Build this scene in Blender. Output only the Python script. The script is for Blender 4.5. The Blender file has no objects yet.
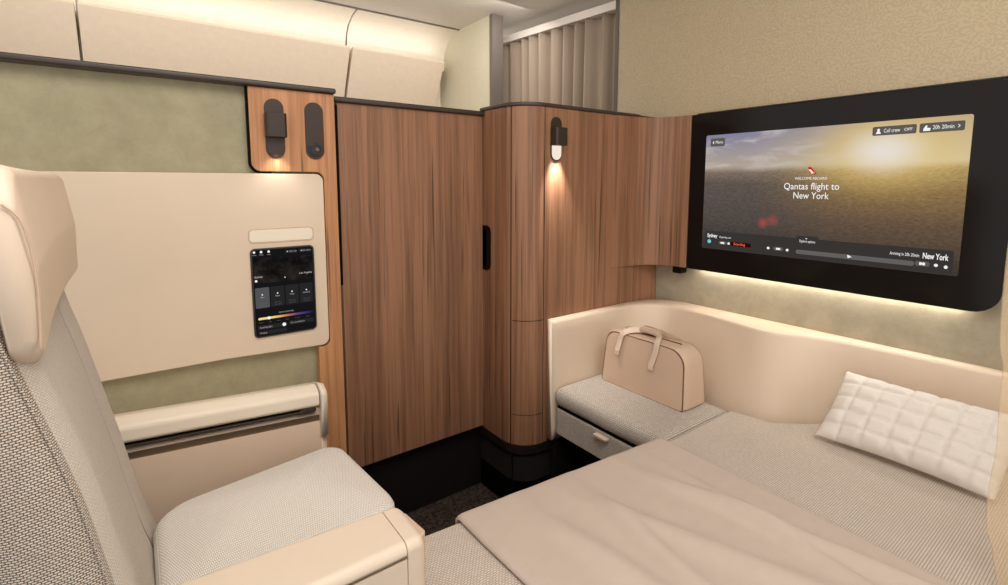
import bpy, bmesh, math, random
from mathutils import Vector, Matrix
random.seed(4)
sc = bpy.context.scene
COL = sc.collection
H = 1.14            # camera height above the cabin floor; shapes are laid out relative to eye level
pi = math.pi

# ------------------------------------------------------------------ camera, world, lights, exposure
cam_d = bpy.data.cameras.new('camera')
cam = bpy.data.objects.new('camera', cam_d); COL.objects.link(cam)
cam_d.sensor_width = 36.0
cam_d.lens = 500.0 / 1008.0 * 36.0
cam_d.shift_y = -54.5 / 1008.0
cam_d.clip_start = 0.02
_a = math.radians(53.5); _t = math.radians(6.28)
_fh = Vector((math.cos(_a), math.sin(_a), 0)); _r = Vector((math.sin(_a), -math.cos(_a), 0)); _z = Vector((0, 0, 1))
_f = _fh * math.cos(_t) - _z * math.sin(_t); _u = _fh * math.sin(_t) + _z * math.cos(_t)
cam.matrix_world = Matrix(((_r.x, _u.x, -_f.x, 0), (_r.y, _u.y, -_f.y, 0), (_r.z, _u.z, -_f.z, H), (0, 0, 0, 1)))
sc.camera = cam
sc.view_settings.view_transform = 'Standard'
sc.view_settings.look = 'None'
sc.view_settings.exposure = 0.0
sc.view_settings.gamma = 1.0
sc.view_settings.use_curve_mapping = False

W = bpy.data.worlds.new('cabin_ambience'); sc.world = W
W.use_nodes = True
W.node_tree.nodes['Background'].inputs[0].default_value = (1.0, 0.96, 0.93, 1)
W.node_tree.nodes['Background'].inputs[1].default_value = 1.3

WARM = (1.0, 0.945, 0.89)
def area(name, loc, aim, sx, sy, power, col=WARM, spread=pi):
    l = bpy.data.lights.new(name, 'AREA'); l.shape = 'RECTANGLE'; l.size = sx; l.size_y = sy
    l.energy = power; l.color = col; l.spread = spread
    o = bpy.data.objects.new(name, l); COL.objects.link(o)
    o.location = (loc[0], loc[1], loc[2] + H)
    o.rotation_euler = (Vector(aim) - Vector(loc)).to_track_quat('-Z', 'Y').to_euler()
    return o
def spot(name, loc, aim, power, ang, blend, col=WARM, rad=0.01):
    l = bpy.data.lights.new(name, 'SPOT'); l.energy = power; l.color = col
    l.spot_size = math.radians(ang); l.spot_blend = blend; l.shadow_soft_size = rad
    o = bpy.data.objects.new(name, l); COL.objects.link(o)
    o.location = (loc[0], loc[1], loc[2] + H)
    o.rotation_euler = (Vector(aim) - Vector(loc)).to_track_quat('-Z', 'Y').to_euler()
    return o
area('ceiling_light_suite', (0.65, 0.10, 0.93), (0.65, 0.55, -1.0), 1.2, 0.9, 17)
area('chair_fill_light', (0.05, 0.55, 0.93), (0.10, 0.85, -1.0), 0.9, 0.7, 12)  # added fill, placed over the armchair to brighten it
area('cove_light', (0.2, 2.94, 0.80), (0.2, 2.86, 1.0), 2.9, 0.05, 1.2, (1.0, 0.96, 0.88))
area('bin_fill_light', (0.6, 2.2, 0.93), (0.6, 2.7, 0.2), 2.4, 0.3, 20)  # added fill that brightens the overhead bins, not a known lamp
area('curtain_fill_light', (1.55, 1.95, 0.94), (2.0, 2.3, 0.3), 0.3, 0.6, 2.5)  # invented light aimed at the curtain to brighten it and its rail

# ------------------------------------------------------------------ node helpers
def srgb(r, g, b):
    return tuple(((c / 255) / 12.92 if c / 255 <= 0.04045 else ((c / 255 + 0.055) / 1.055) ** 2.4) for c in (r, g, b)) + (1,)
class N:
    def __init__(s, name):
        s.m = bpy.data.materials.new(name); s.m.use_nodes = True
        s.t = s.m.node_tree; s.b = s.t.nodes['Principled BSDF']; s.out = s.t.nodes['Material Output']
    def n(s, typ, **kw):
        x = s.t.nodes.new(typ)
        for k, v in kw.items(): setattr(x, k, v)
        return x
    def l(s, a, b): s.t.links.new(a, b)
    def put(s, sock, v):
        if hasattr(v, 'is_linked') or hasattr(v, 'links'): s.l(v, sock)
        else: sock.default_value = v
    def math(s, op, a, b=0.0, c=None, clamp=False):
        x = s.n('ShaderNodeMath', operation=op, use_clamp=clamp); s.put(x.inputs[0], a); s.put(x.inputs[1], b)
        if c is not None: s.put(x.inputs[2], c)
        return x.outputs[0]
    def ss(s, v, a, b):
        x = s.n('ShaderNodeMapRange', interpolation_type='SMOOTHSTEP'); s.put(x.inputs[0], v)
        x.inputs[1].default_value = a; x.inputs[2].default_value = b
        return x.outputs[0]
    def mix(s, f, a, b, blend='MIX'):
        x = s.n('ShaderNodeMix', data_type='RGBA', blend_type=blend); s.put(x.inputs[0], f); s.put(x.inputs[6], a); s.put(x.inputs[7], b)
        return x.outputs[2]
    def uv(s, scale=(1, 1, 1), loc=(0, 0, 0), rot=0):
        c = s.n('ShaderNodeTexCoord'); m = s.n('ShaderNodeMapping')
        m.inputs['Scale'].default_value = scale; m.inputs['Location'].default_value = loc; m.inputs['Rotation'].default_value = (0, 0, rot)
        s.l(c.outputs['UV'], m.inputs[0]); return m.outputs[0]
    def ob(s, scale=(1, 1, 1)):
        c = s.n('ShaderNodeTexCoord'); m = s.n('ShaderNodeMapping'); m.inputs['Scale'].default_value = scale
        s.l(c.outputs['Object'], m.inputs[0]); return m.outputs[0]
    def noise(s, vec, scale=1, detail=4, rough=0.55, dist=0):
        x = s.n('ShaderNodeTexNoise'); s.l(vec, x.inputs['Vector']); x.inputs['Scale'].default_value = scale
        x.inputs['Detail'].default_value = detail; x.inputs['Roughness'].default_value = rough; x.inputs['Distortion'].default_value = dist
        return x.outputs['Fac']
    def ramp(s, f, stops):
        x = s.n('ShaderNodeValToRGB'); e = x.color_ramp.elements
        while len(e) < len(stops): e.new(0.5)
        for i, (p, c) in enumerate(stops): e[i].position = p; e[i].color = c
        s.l(f, x.inputs[0]); return x.outputs[0]
    def bump(s, h, strength=0.3, dist=0.002):
        x = s.n('ShaderNodeBump'); x.inputs['Strength'].default_value = strength; x.inputs['Distance'].default_value = dist
        s.l(h, x.inputs['Height']); s.l(x.outputs[0], s.b.inputs['Normal'])
    def fin(s, col=None, rough=0.6, spec=0.5, metal=0, sheen=0):
        if col is not None: s.put(s.b.inputs['Base Color'], col)
        s.put(s.b.inputs['Roughness'], rough); s.b.inputs['Specular IOR Level'].default_value = spec
        s.b.inputs['Metallic'].default_value = metal; s.b.inputs['Sheen Weight'].default_value = sheen
        return s.m

def plain(name, rgb, rough=0.5, spec=0.5, metal=0):
    k = N(name); n = k.noise(k.ob(), 40, 3)
    c = k.mix(n, srgb(*[x * 0.97 for x in rgb]), srgb(*[min(255, x * 1.03) for x in rgb]))
    return k.fin(c, rough, spec, metal)
def leather(name, rgb, rough=0.42):
    k = N(name); v = k.ob()
    big = k.noise(v, 6, 3); fine = k.noise(v, 700, 2, 0.6)
    c = k.mix(big, srgb(*[x * 0.97 for x in rgb]), srgb(*[min(255, x * 1.02) for x in rgb]))
    k.bump(fine, 0.16, 0.0008)
    return k.fin(c, rough, 0.4)
def suede(name, a, b):
    k = N(name); v = k.ob()
    n1 = k.noise(v, 13, 6, 0.7, 0.15); n2 = k.noise(v, 260, 3, 0.7)
    f = k.math('ADD', k.math('MULTIPLY', n1, 0.8), k.math('MULTIPLY', n2, 0.2))
    c = k.ramp(f, [(0.32, srgb(*a)), (0.68, srgb(*b))])
    k.bump(n2, 0.25, 0.001)
    return k.fin(c, 0.95, 0.15, 0, 0.3)
def wood(name, light, mid, dark):
    k = N(name)
    broad = k.noise(k.uv((9, 0.35, 1)), 1, 2)
    grain = k.noise(k.uv((55, 1.1, 1)), 1, 5, 0.6, 0.25)
    fine = k.noise(k.uv((330, 5, 1)), 1, 4, 0.7)
    f = k.math('ADD', k.math('ADD', k.math('MULTIPLY', broad, 0.30), k.math('MULTIPLY', grain, 0.48)), k.math('MULTIPLY', fine, 0.22))
    c = k.ramp(f, [(0.34, srgb(*dark)), (0.47, srgb(*mid)), (0.56, srgb(*light)), (0.70, srgb(*mid))])
    st = k.noise(k.uv((85, 1.6, 1), (3.3, 1.7, 0)), 1, 2, 0.5, 0.3)
    sf = k.math('MULTIPLY', k.ss(st, 0.62, 0.72), 0.75)
    c = k.mix(sf, c, srgb(*[x * 0.62 for x in dark]))
    k.bump(fine, 0.10, 0.0006)
    return k.fin(c, 0.42, 0.4)
def weave(name, a, b, gap, bw=0.0085, rh=0.0044, mort=0.0009, rot=0, contrast=1.0):
    k = N(name); v = k.uv(rot=rot)
    wob = k.noise(v, 130, 2)
    x = k.n('ShaderNodeTexBrick', offset=0.5, squash=1.0); k.l(v, x.inputs['Vector'])
    x.inputs['Color1'].default_value = srgb(*a); x.inputs['Color2'].default_value = srgb(*b); x.inputs['Mortar'].default_value = srgb(*gap)
    x.inputs['Scale'].default_value = 1.0; x.inputs['Mortar Size'].default_value = mort; x.inputs['Mortar Smooth'].default_value = 0.9
    x.inputs['Brick Width'].default_value = bw; x.inputs['Row Height'].default_value = rh
    c = k.mix(k.math('MULTIPLY', wob, 0.25), x.outputs['Color'], srgb(*b))
    inv = k.math('SUBTRACT', 1.0, x.outputs['Fac'])
    k.bump(inv, 0.5, 0.0015)
    return k.fin(c, 0.9, 0.2, 0, 0.15)
def glow(name, rgb, strength):
    k = N(name); k.t.nodes.remove(k.b)
    e = k.n('ShaderNodeEmission'); e.inputs[0].default_value = srgb(*rgb); e.inputs[1].default_value = strength
    k.l(e.outputs[0], k.out.inputs[0]); return k.m

M = {}
M['cream'] = leather('cream_leather', (226, 206, 184))
M['arm'] = leather('armrest_leather', (228, 211, 190), 0.42)
M['seam'] = plain('brown_piping', (128, 98, 78), 0.6)
M['consoleskin'] = leather('console_leather', (222, 199, 176), 0.5)
M['panel'] = leather('cream_panel_vinyl', (222, 203, 180), 0.5)
M['tan'] = leather('tan_leather', (210, 183, 160), 0.45)
M['pale'] = leather('pale_leather_lip', (236, 224, 205), 0.38)
M['green'] = suede('green_suede', (150, 143, 116), (172, 165, 136))
M['khaki'] = suede('khaki_suede', (154, 145, 124), (178, 168, 146))
M['wood'] = wood('walnut_veneer', (158, 115, 86), (135, 96, 71), (96, 67, 49))
M['wood_lit'] = wood('lit_walnut_veneer', (200, 146, 102), (178, 125, 84), (142, 96, 64))  # lighter copy of the walnut; light on the left column is painted in
M['black'] = plain('black_trim', (34, 28, 26), 0.35)
M['bronze'] = plain('dark_bronze_metal', (58, 47, 40), 0.4, 0.5, 0.3)
M['cap'] = plain('dark_brown_cap', (62, 52, 47), 0.35)
M['plinth'] = plain('black_plinth', (27, 24, 22), 0.9, 0.1)
M['void'] = plain('dark_recess', (14, 12, 11), 0.8, 0.1)
M['glass'] = plain('black_glass_bezel', (22, 18, 16), 0.12, 0.18)
M['chrome'] = plain('cream_metal', (215, 200, 180), 0.3, 0.5, 0.2)
M['rail'] = plain('white_rail', (225, 215, 205), 0.5)
M['ceiling'] = plain('cabin_ceiling', (222, 214, 204), 0.6)
M['bin'] = plain('bin_plastic', (224, 206, 184), 0.5)
M['cove'] = plain('cove_plastic', (236, 226, 210), 0.55)
M['bulk'] = plain('olive_cream_bulkhead', (198, 191, 167), 0.6)
M['grey'] = plain('grey_edge', (98, 89, 82), 0.5)
M['weave_coarse'] = weave('coarse_basket_weave', (232, 220, 206), (216, 201, 185), (66, 55, 46), 0.0044, 0.0024, 0.0008)
M['weave_seat'] = weave('fine_cream_weave', (252, 249, 243), (247, 243, 235), (186, 177, 164), 0.0032, 0.0046, 0.0008)
M['weave_back'] = weave('soft_back_weave', (222, 212, 201), (212, 202, 190), (172, 160, 147), 0.0030, 0.0022, 0.0004)
M['weave_bed'] = weave('bed_rib_weave', (222, 211, 198), (212, 200, 187), (134, 120, 107), 0.0070, 0.0044, 0.0008)
M['weave_bench'] = weave('bench_weave', (216, 207, 196), (196, 186, 174), (120, 110, 100), 0.0080, 0.0046, 0.0010)

k = N('blanket_wool'); v = k.ob(); n = k.noise(v, 500, 3, 0.7); n2 = k.noise(v, 30, 4)
k.bump(n, 0.35, 0.001)
M['blanket'] = k.fin(k.mix(k.math('MULTIPLY', k.math('ADD', n, n2), 0.5), srgb(188, 172, 159), srgb(207, 193, 180)), 0.95, 0.15, 0, 0.3)
k = N('quilted_cotton'); v = k.ob(); n = k.noise(v, 300, 3)
k.bump(n, 0.15, 0.001)
M['cotton'] = k.fin(k.mix(n, srgb(226, 219, 211), srgb(236, 229, 222)), 0.85, 0.2)
k = N('dark_carpet'); v = k.ob(); n = k.noise(v, 90, 5, 0.75); n2 = k.noise(v, 420, 2)
k.bump(k.math('ADD', n, n2), 0.9, 0.006)
M['carpet'] = k.fin(k.ramp(n, [(0.38, srgb(34, 28, 25)), (0.62, srgb(98, 84, 75))]), 0.95, 0.1)
k = N('curtain_cloth'); v = k.uv(); n = k.noise(v, 200, 3, 0.7)
M['curtain'] = k.fin(k.mix(n, srgb(146, 130, 114), srgb(168, 152, 135)), 0.95, 0.1)
# beige wallcovering embossed with a small maze pattern
k = N('maze_wallcovering'); v = k.uv((1, 1, 1))
lab = k.noise(v, 82, 0, 0.5)
mz = k.ss(k.math('SINE', k.math('MULTIPLY', lab, 19.0)), -0.25, 0.35)
k.bump(mz, 0.35, 0.0015)
M['maze'] = k.fin(k.mix(k.math('MULTIPLY', mz, 0.34), srgb(196, 180, 150), srgb(166, 150, 122)), 0.75, 0.25)
# translucent cream panel
k = N('translucent_cream'); tr = k.n('ShaderNodeBsdfTransparent'); mx = k.n('ShaderNodeMixShader'); mx.inputs[0].default_value = 0.30
k.l(tr.outputs[0], mx.inputs[1]); k.l(k.b.outputs[0], mx.inputs[2]); k.l(mx.outputs[0], k.out.inputs[0])
M['translucent'] = k.fin(k.mix(k.noise(k.ob(), 30, 2), srgb(232, 208, 166), srgb(240, 218, 180)), 0.5, 0.3)
M['white_ui'] = glow('interface_white', (245, 243, 240), 1.0)
M['dim_ui'] = glow('interface_grey_text', (178, 172, 166), 1.0)
M['pill_ui'] = glow('interface_pill', (92, 88, 84), 1.0)
M['bar_ui'] = glow('interface_bar', (55, 52, 50), 1.0)
M['track_ui'] = glow('interface_track', (98, 95, 92), 1.0)
M['teal_ui'] = glow('interface_teal', (120, 205, 205), 1.0)
M['redpill_ui'] = glow('interface_red_pill', (44, 12, 8), 1.0)
M['redtext_ui'] = glow('interface_red_text', (225, 90, 55), 1.0)
M['red_ui'] = glow('interface_red', (215, 30, 30), 1.0)
M['card_ui'] = glow('interface_card', (38, 38, 39), 1.0)
M['card2_ui'] = glow('interface_selected_card', (82, 82, 84), 1.0)
M['lens'] = glow('lit_plate_glow', (250, 236, 218), 0.95)  # glow stands in for lamplight falling on the plate's lower end
M['led'] = glow('led_strip', (255, 242, 220), 3.0)

# ------------------------------------------------------------------ geometry helpers
def rounded(pts, r):
    """round the corners of a polygon; r one radius or one per corner"""
    n = len(pts); out = []
    for i, p in enumerate(pts):
        ri = r[i] if isinstance(r, (list, tuple)) else r
        if ri <= 0: out.append(tuple(p)); continue
        a = Vector(pts[i - 1]) - Vector(p); b = Vector(pts[(i + 1) % n]) - Vector(p)
        ang = a.angle(b); d = min(ri / math.tan(ang / 2), a.length * 0.499, b.length * 0.499)
        a.normalize(); b.normalize(); P = Vector(p)
        A = P + a * d; B = P + b * d
        rr = d * math.tan(ang / 2); c = P + (a + b).normalized() * (rr / math.sin(ang / 2))
        va = A - c; vb = B - c; tot = va.angle_signed(vb) if va.length > 1e-9 else 0
        for j in range(7):
            t = -tot * j / 6
            out.append((c.x + va.x * math.cos(t) - va.y * math.sin(t), c.y + va.x * math.sin(t) + va.y * math.cos(t)))
    return out
def ax(axis, a, b, w):
    return {'x': (w, a, b), 'y': (a, w, b), 'z': (a, b, w)}[axis]
def prism(pts, axis, lo, hi, bev=0.0, seg=3, bm=None):
    b2 = bmesh.new()
    v0 = [b2.verts.new(ax(axis, p[0], p[1], lo)) for p in pts]; v1 = [b2.verts.new(ax(axis, p[0], p[1], hi)) for p in pts]
    n = len(pts)
    b2.faces.new(v0); b2.faces.new(v1[::-1])
    for i in range(n): b2.faces.new((v0[i], v1[i], v1[(i + 1) % n], v0[(i + 1) % n]))
    bmesh.ops.recalc_face_normals(b2, faces=b2.faces)
    if bev > 0: bevel(b2, bev, seg)
    return join(bm, b2)
def bevel(b2, w, seg=3, ang=0.6):
    b2.normal_update()
    es = [e for e in b2.edges if len(e.link_faces) == 2 and e.calc_face_angle(0) > ang]
    bmesh.ops.bevel(b2, geom=es, offset=w, segments=seg, profile=0.5, affect='EDGES', clamp_overlap=True)
def join(bm, b2):
    if bm is None: return b2
    me = bpy.data.meshes.new('tmp'); b2.to_mesh(me); b2.free(); bm.from_mesh(me); bpy.data.meshes.remove(me); return bm
def box(x0, x1, y0, y1, z0, z1, bev=0.0, seg=3, bm=None):
    return prism([(x0, y0), (x1, y0), (x1, y1), (x0, y1)], 'z', z0, z1, bev, seg, bm)
def rrect(a0, a1, b0, b1, r):
    return rounded([(a0, b0), (a1, b0), (a1, b1), (a0, b1)], r)
def disc(axis, c, r, lo, hi, seg=24, bev=0, bm=None):
    return prism([(c[0] + r * math.cos(2 * pi * i / seg), c[1] + r * math.sin(2 * pi * i / seg)) for i in range(seg)], axis, lo, hi, bev, 2, bm)
def loft(rows, close_u=False, cap=False, bm=None, uvscale=None):
    b2 = bmesh.new(); V = [[b2.verts.new(p) for p in r] for r in rows]
    nu = len(rows[0])
    for i in range(len(rows) - 1):
        for j in range(nu if close_u else nu - 1):
            b2.faces.new((V[i][j], V[i][(j + 1) % nu], V[i + 1][(j + 1) % nu], V[i + 1][j]))
    if cap: b2.faces.new(V[0][::-1]); b2.faces.new(V[-1])
    bmesh.ops.recalc_face_normals(b2, faces=b2.faces)
    return join(bm, b2)
def sweep(path, w, t, nrm, bm=None):
    """flat strap: w wide, t thick; nrm(i) gives the outward direction along the path"""
    rows = []
    for i, p in enumerate(path):
        p = Vector(p); a = Vector(path[max(0, i - 1)]); b = Vector(path[min(len(path) - 1, i + 1)])
        T = (b - a).normalized(); Nn = Vector(nrm(i)); Nn = (Nn - T * Nn.dot(T)).normalized(); S = T.cross(Nn)
        rows.append([p + S * (w / 2), p + S * (w / 2) + Nn * t, p - S * (w / 2) + Nn * t, p - S * (w / 2)])
    return loft(rows, True, True, bm)
def tube(path, r, seg=8, closed=False, bm=None):
    rows = []; n = len(path)
    for i, p in enumerate(path):
        p = Vector(p)
        a = Vector(path[i - 1] if (closed or i) else path[0]); b = Vector(path[(i + 1) % n] if (closed or i < n - 1) else path[-1])
        T = (b - a).normalized(); ref = Vector((0, 0, 1)) if abs(T.z) < 0.9 else Vector((1, 0, 0))
        S = T.cross(ref).normalized(); U = S.cross(T)
        rows.append([p + (S * math.cos(2 * pi * q / seg) + U * math.sin(2 * pi * q / seg)) * r for q in range(seg)])
    if closed: rows.append(rows[0])
    return loft(rows, True, not closed, bm)
def catmull(pts, n=8):
    out = []; P = [Vector(p) for p in pts]
    for i in range(len(P) - 1):
        p0 = P[max(0, i - 1)]; p1 = P[i]; p2 = P[i + 1]; p3 = P[min(len(P) - 1, i + 2)]
        for j in range(n):
            t = j / n
            out.append(0.5 * ((2 * p1) + (p2 - p0) * t + (2 * p0 - 5 * p1 + 4 * p2 - p3) * t * t + (3 * p1 - p0 - 3 * p2 + p3) * t ** 3))
    out.append(P[-1]); return out
def resample(pts, n):
    P = [Vector(p) for p in pts]; L = [0]
    for i in range(1, len(P)): L.append(L[-1] + (P[i] - P[i - 1]).length)
    out = []; j = 0
    for i in range(n):
        s = L[-1] * i / (n - 1)
        while j < len(P) - 2 and L[j + 1] < s: j += 1
        out.append(P[j].lerp(P[j + 1], min(1, max(0, (s - L[j]) / max(1e-9, L[j + 1] - L[j])))))
    return out
def uvmap(me, mode):
    uvl = me.uv_layers.new(name='uv')
    for p in me.polygons:
        n = p.normal; a = (abs(n.x), abs(n.y), abs(n.z))
        for li in p.loop_indices:
            c = me.vertices[me.loops[li].vertex_index].co
            if mode == 'diag': uv = (c.x - c.y, c.z)
            elif mode == 'top': uv = (c.x, c.y)
            elif mode == 'topy': uv = (c.y, c.x)
            elif mode == 'yz': uv = (c.y, c.z)
            elif a[2] >= a[0] and a[2] >= a[1]: uv = (c.x, c.y)
            elif a[0] >= a[1]: uv = (c.y, c.z)
            else: uv = (c.x, c.z)
            uvl.data[li].uv = uv
def obj(name, bm, mat, parent=None, uv='box', smooth=True, wn=True):
    off = Vector((0, 0, H))
    xs = [v.co for v in bm.verts]
    lo = Vector((min(c.x for c in xs), min(c.y for c in xs), min(c.z for c in xs))); hi = Vector((max(c.x for c in xs), max(c.y for c in xs), max(c.z for c in xs)))
    me = bpy.data.meshes.new(name); bm.to_mesh(me); bm.free()
    uvmap(me, uv)
    if parent is None: org = Vector(((lo.x + hi.x) / 2, (lo.y + hi.y) / 2, lo.z)) + off
    else: org = Vector(parent['_o'])
    for v in me.vertices: v.co += off - org
    me.materials.append(M[mat] if isinstance(mat, str) else mat)
    o = bpy.data.objects.new(name, me); COL.objects.link(o)
    if smooth:
        me.polygons.foreach_set('use_smooth', [True] * len(me.polygons))
        if wn:
            w = o.modifiers.new('wn', 'WEIGHTED_NORMAL'); w.keep_sharp = False; w.weight = 100
    if parent is None: o.location = org; o['_o'] = org
    else: o.parent = parent; o['_o'] = parent['_o']
    return o
def thing(name, label, cat, loc, group=None):
    o = bpy.data.objects.new(name, None); COL.objects.link(o); o.empty_display_size = 0.05
    o.location = (loc[0], loc[1], loc[2] + H); o['_o'] = o.location[:]
    return tag(o, label, cat, group)
def tag(o, label, cat=None, group=None):
    o['label'] = label
    if cat: o['category'] = cat
    if group: o['group'] = group
    return o
def struct(name, bm, mat, parent=None, uv='box', smooth=False):
    o = obj(name, bm, mat, parent, uv, smooth)
    if parent is None: o['kind'] = 'structure'
    return o
def text_bm(it):
    """(string, centre/left/right origin, right, up, size, align, weight, fitted width) -> flat lettering mesh"""
    s, o, r, u, size, al, off, wid = it
    bm = bmesh.new()
    cu = bpy.data.curves.new('t', 'FONT'); cu.body = s; cu.size = size; cu.align_x = al; cu.align_y = 'CENTER'; cu.offset = off; cu.resolution_u = 3
    ob = bpy.data.objects.new('t', cu); COL.objects.link(ob)
    dg = bpy.context.evaluated_depsgraph_get(); me = bpy.data.meshes.new_from_object(ob.evaluated_get(dg))
    R = Vector(r); U = Vector(u); O = Vector(o)
    xs = [v.co.x for v in me.vertices]; f = wid / (max(xs) - min(xs)) if wid else 1.0
    for v in me.vertices: v.co = O + R * v.co.x * f + U * v.co.y
    bm.from_mesh(me)
    bpy.data.objects.remove(ob); bpy.data.curves.remove(cu); bpy.data.meshes.remove(me)
    return bm
def texts(items, mat, parent, name='text_line'):
    for it in items: obj(name, text_bm(it), mat, parent, smooth=False)
def icons(fs, mat, parent, name='icon'):
    for f in fs: obj(name, f, mat, parent, smooth=False)

FLOOR = -H
# ================================================================== THE SETTING
struct('floor', box(-2.2, 3.2, -2.0, 3.3, FLOOR - 0.05, FLOOR), 'carpet')
struct('ceiling', box(-2.2, 3.2, -2.0, 2.80, 0.96, 1.0), 'ceiling')
# aisle side partition of the suite, green suede with a dark cap
struct('wall_left', box(-1.6, 0.45, 1.464, 1.52, FLOOR, 0.247), 'green')
struct('trim_1', box(-1.6, 0.474, 1.425, 1.54, 0.247, 0.261, 0.004, 2), 'cap', smooth=True)
# sliding door
d1 = struct('door_1', box(0.486, 0.988, 1.462, 1.492, -0.889, 0.229), 'wood', uv='diag')
hd = obj('door_handle', box(0.474, 0.484, 1.450, 1.490, -0.300, 0.222, 0.003, 2), 'void', d1)
struct('trim_2', box(0.475, 1.0, 1.450, 1.51, 0.230, 0.245, 0.004, 2), 'cap', smooth=True)
struct('trim_3', box(0.474, 1.20, 1.500, 1.53, FLOOR, -0.889), 'plinth')
# suite front wall: khaki suede under the screen, tall patterned wall above
struct('wall_front', box(1.70, 1.75, -1.2, 1.40, FLOOR, 0.246), 'khaki', uv='yz')
struct('wall_front_upper', box(1.704, 1.80, -1.2, 1.482, 0.246, 0.96), 'maze', uv='yz')
struct('trim_4', box(1.664, 1.71, -0.9, 1.07, 0.2455, 0.2500, 0.002, 2), 'cap', smooth=True)
struct('trim_5', box(1.700, 1.806, 1.482, 1.500, 0.246, 0.96), 'grey')
# cabin on the far side of the aisle
def cove_profile():
    return [(2.995, 0.74), (3.0, 0.80), (2.985, 0.86), (2.95, 0.905), (2.89, 0.94), (2.80, 0.957), (2.80, 0.975), (2.90, 0.965), (2.975, 0.925), (3.012, 0.87), (3.03, 0.80), (3.03, 0.74)]
for i, (a, b) in enumerate(((-2.2, -0.149), (-0.139, 1.060), (1.070, 1.72))):
    struct('trim_%d' % (6 + i), prism(cove_profile(), 'x', a, b), 'cove', smooth=True)
struct('trim_9', box(-2.2, 1.72, 2.792, 2.800, 0.953, 0.965), 'grey')
struct('wall_aisle', box(-2.2, 1.72, 3.05, 3.1, FLOOR, 1.0), 'cove')
struct('wall_bulkhead', box(1.72, 1.78, 2.455, 3.1, FLOOR, 0.96), 'bulk')
struct('trim_10', box(1.712, 1.788, 2.425, 2.455, FLOOR, 0.96), 'grey')
struct('wall_rear_galley', box(2.5, 2.56, 1.2, 3.3, FLOOR, 0.96), 'bulk')
binl = ['cream overhead bin panel at far left above the suede wall',
        'long cream overhead bin panel behind the door top',
        'short cream overhead bin panel ending at the olive bulkhead']
for i, (a, b) in enumerate(((-2.2, -0.149), (-0.139, 1.045), (1.060, 1.655))):
    pr = rounded([(3.03, 0.30), (3.005, 0.36), (3.003, 0.50), (2.867, 0.778), (3.03, 0.735)], [0, .02, .03, .010, 0])
    bt = thing('overhead_bin', binl[i], 'overhead bin', ((a + b) / 2, 2.98, 0.30), 'overhead bins across the aisle')
    sh = 0.0
    obj('bin_door', prism(pr, 'x', a, b, 0.004, 2), 'bin', bt)

# ================================================================== LEFT SIDE FURNITURE
# wood control panel + column
wp = thing('wood_panel', 'walnut panel in a lit tone with two dark capsule insets running down as a column beside the door', 'wall panel', (0.45, 1.45, FLOOR))
ptsL = rounded([(0.252, 0.246), (0.252, 0.030), (0.435, 0.030), (0.435, -0.470), (0.402, -0.470), (0.402, FLOOR), (0.471, FLOOR), (0.471, 0.246)], [0, 0.024, 0.022, 0.018, 0, 0, 0, 0])
obj('veneer', prism(ptsL, 'y', 1.437, 1.463, 0.0015, 2), 'wood_lit', wp, uv='box')
obj('edge_band', prism(rounded([(0.2485, 0.246), (0.2485, 0.027), (0.300, 0.027), (0.300, 0.030), (0.252, 0.030), (0.252, 0.246)], [0, 0.026, 0, 0, 0.024, 0]), 'y', 1.442, 1.463), 'void', wp)
sk = obj('socket_plate', prism(rrect(0.389, 0.438, 0.065, 0.219, 0.0244), 'y', 1.4335, 1.438, 0.001, 2), 'bronze', wp)
bm = disc('y', (0.4135, 0.0915), 0.0195, 1.430, 1.436, 28, 0.0015)
obj('jack_ring', bm, 'black', sk)
bm = tube([(0.4135 + 0.0135 * math.cos(t * pi / 10), 1.4285, 0.0915 + 0.0135 * math.sin(t * pi / 10)) for t in range(20)], 0.0012, 8, True)
obj('chrome_ring', bm, 'bronze', sk)
obj('jack_core', disc('y', (0.4165, 0.0915), 0.0055, 1.4255, 1.432, 20, 0.001), 'grey', sk)

def wall_lamp(name, label, cx, z0, z1, yf, out, side, group=None):
    """capsule back plate with a boxy shade; shines down its plate"""
    t = thing(name, label, 'reading lamp', (cx, yf, z0))
    w = 0.0235
    p = obj('back_plate', prism(rrect(cx - w, cx + w, z0, z1, w - 0.0003), 'y', yf - 0.0045, yf - 0.0001, 0.0008, 2), 'bronze', t)
    hgt = z1 - z0
    za, zb = z0 + hgt * 0.345, z0 + hgt * 0.75
    obj('shade', prism(rounded([(cx - w - 0.002, yf - 0.004), (cx - w - 0.002, yf - out), (cx + w + 0.002, yf - out), (cx + w + 0.002, yf - 0.004)], [0, 0.008, 0.008, 0]), 'z', za, zb, 0.0015, 2), 'bronze', t)
    obj('lens', prism(rrect(cx - 0.0205, cx + 0.0205, z0 + 0.003, z0 + 0.075, 0.0203), 'y', yf - 0.0058, yf - 0.0040), side, t)  # lower end of the plate, no real lens; glowing material imitates it lit
    return t
wall_lamp('reading_lamp', 'dark bronze reading lamp set into the walnut panel over the cream side panel', 0.3115, 0.066, 0.219, 1.437, 0.030, 'bronze')
spot('reading_spot_left', (0.3115, 1.412, 0.080), (0.3115, 1.437, -0.10), 0.42, 110, 0.9, (1.0, 0.96, 0.90))

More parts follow.
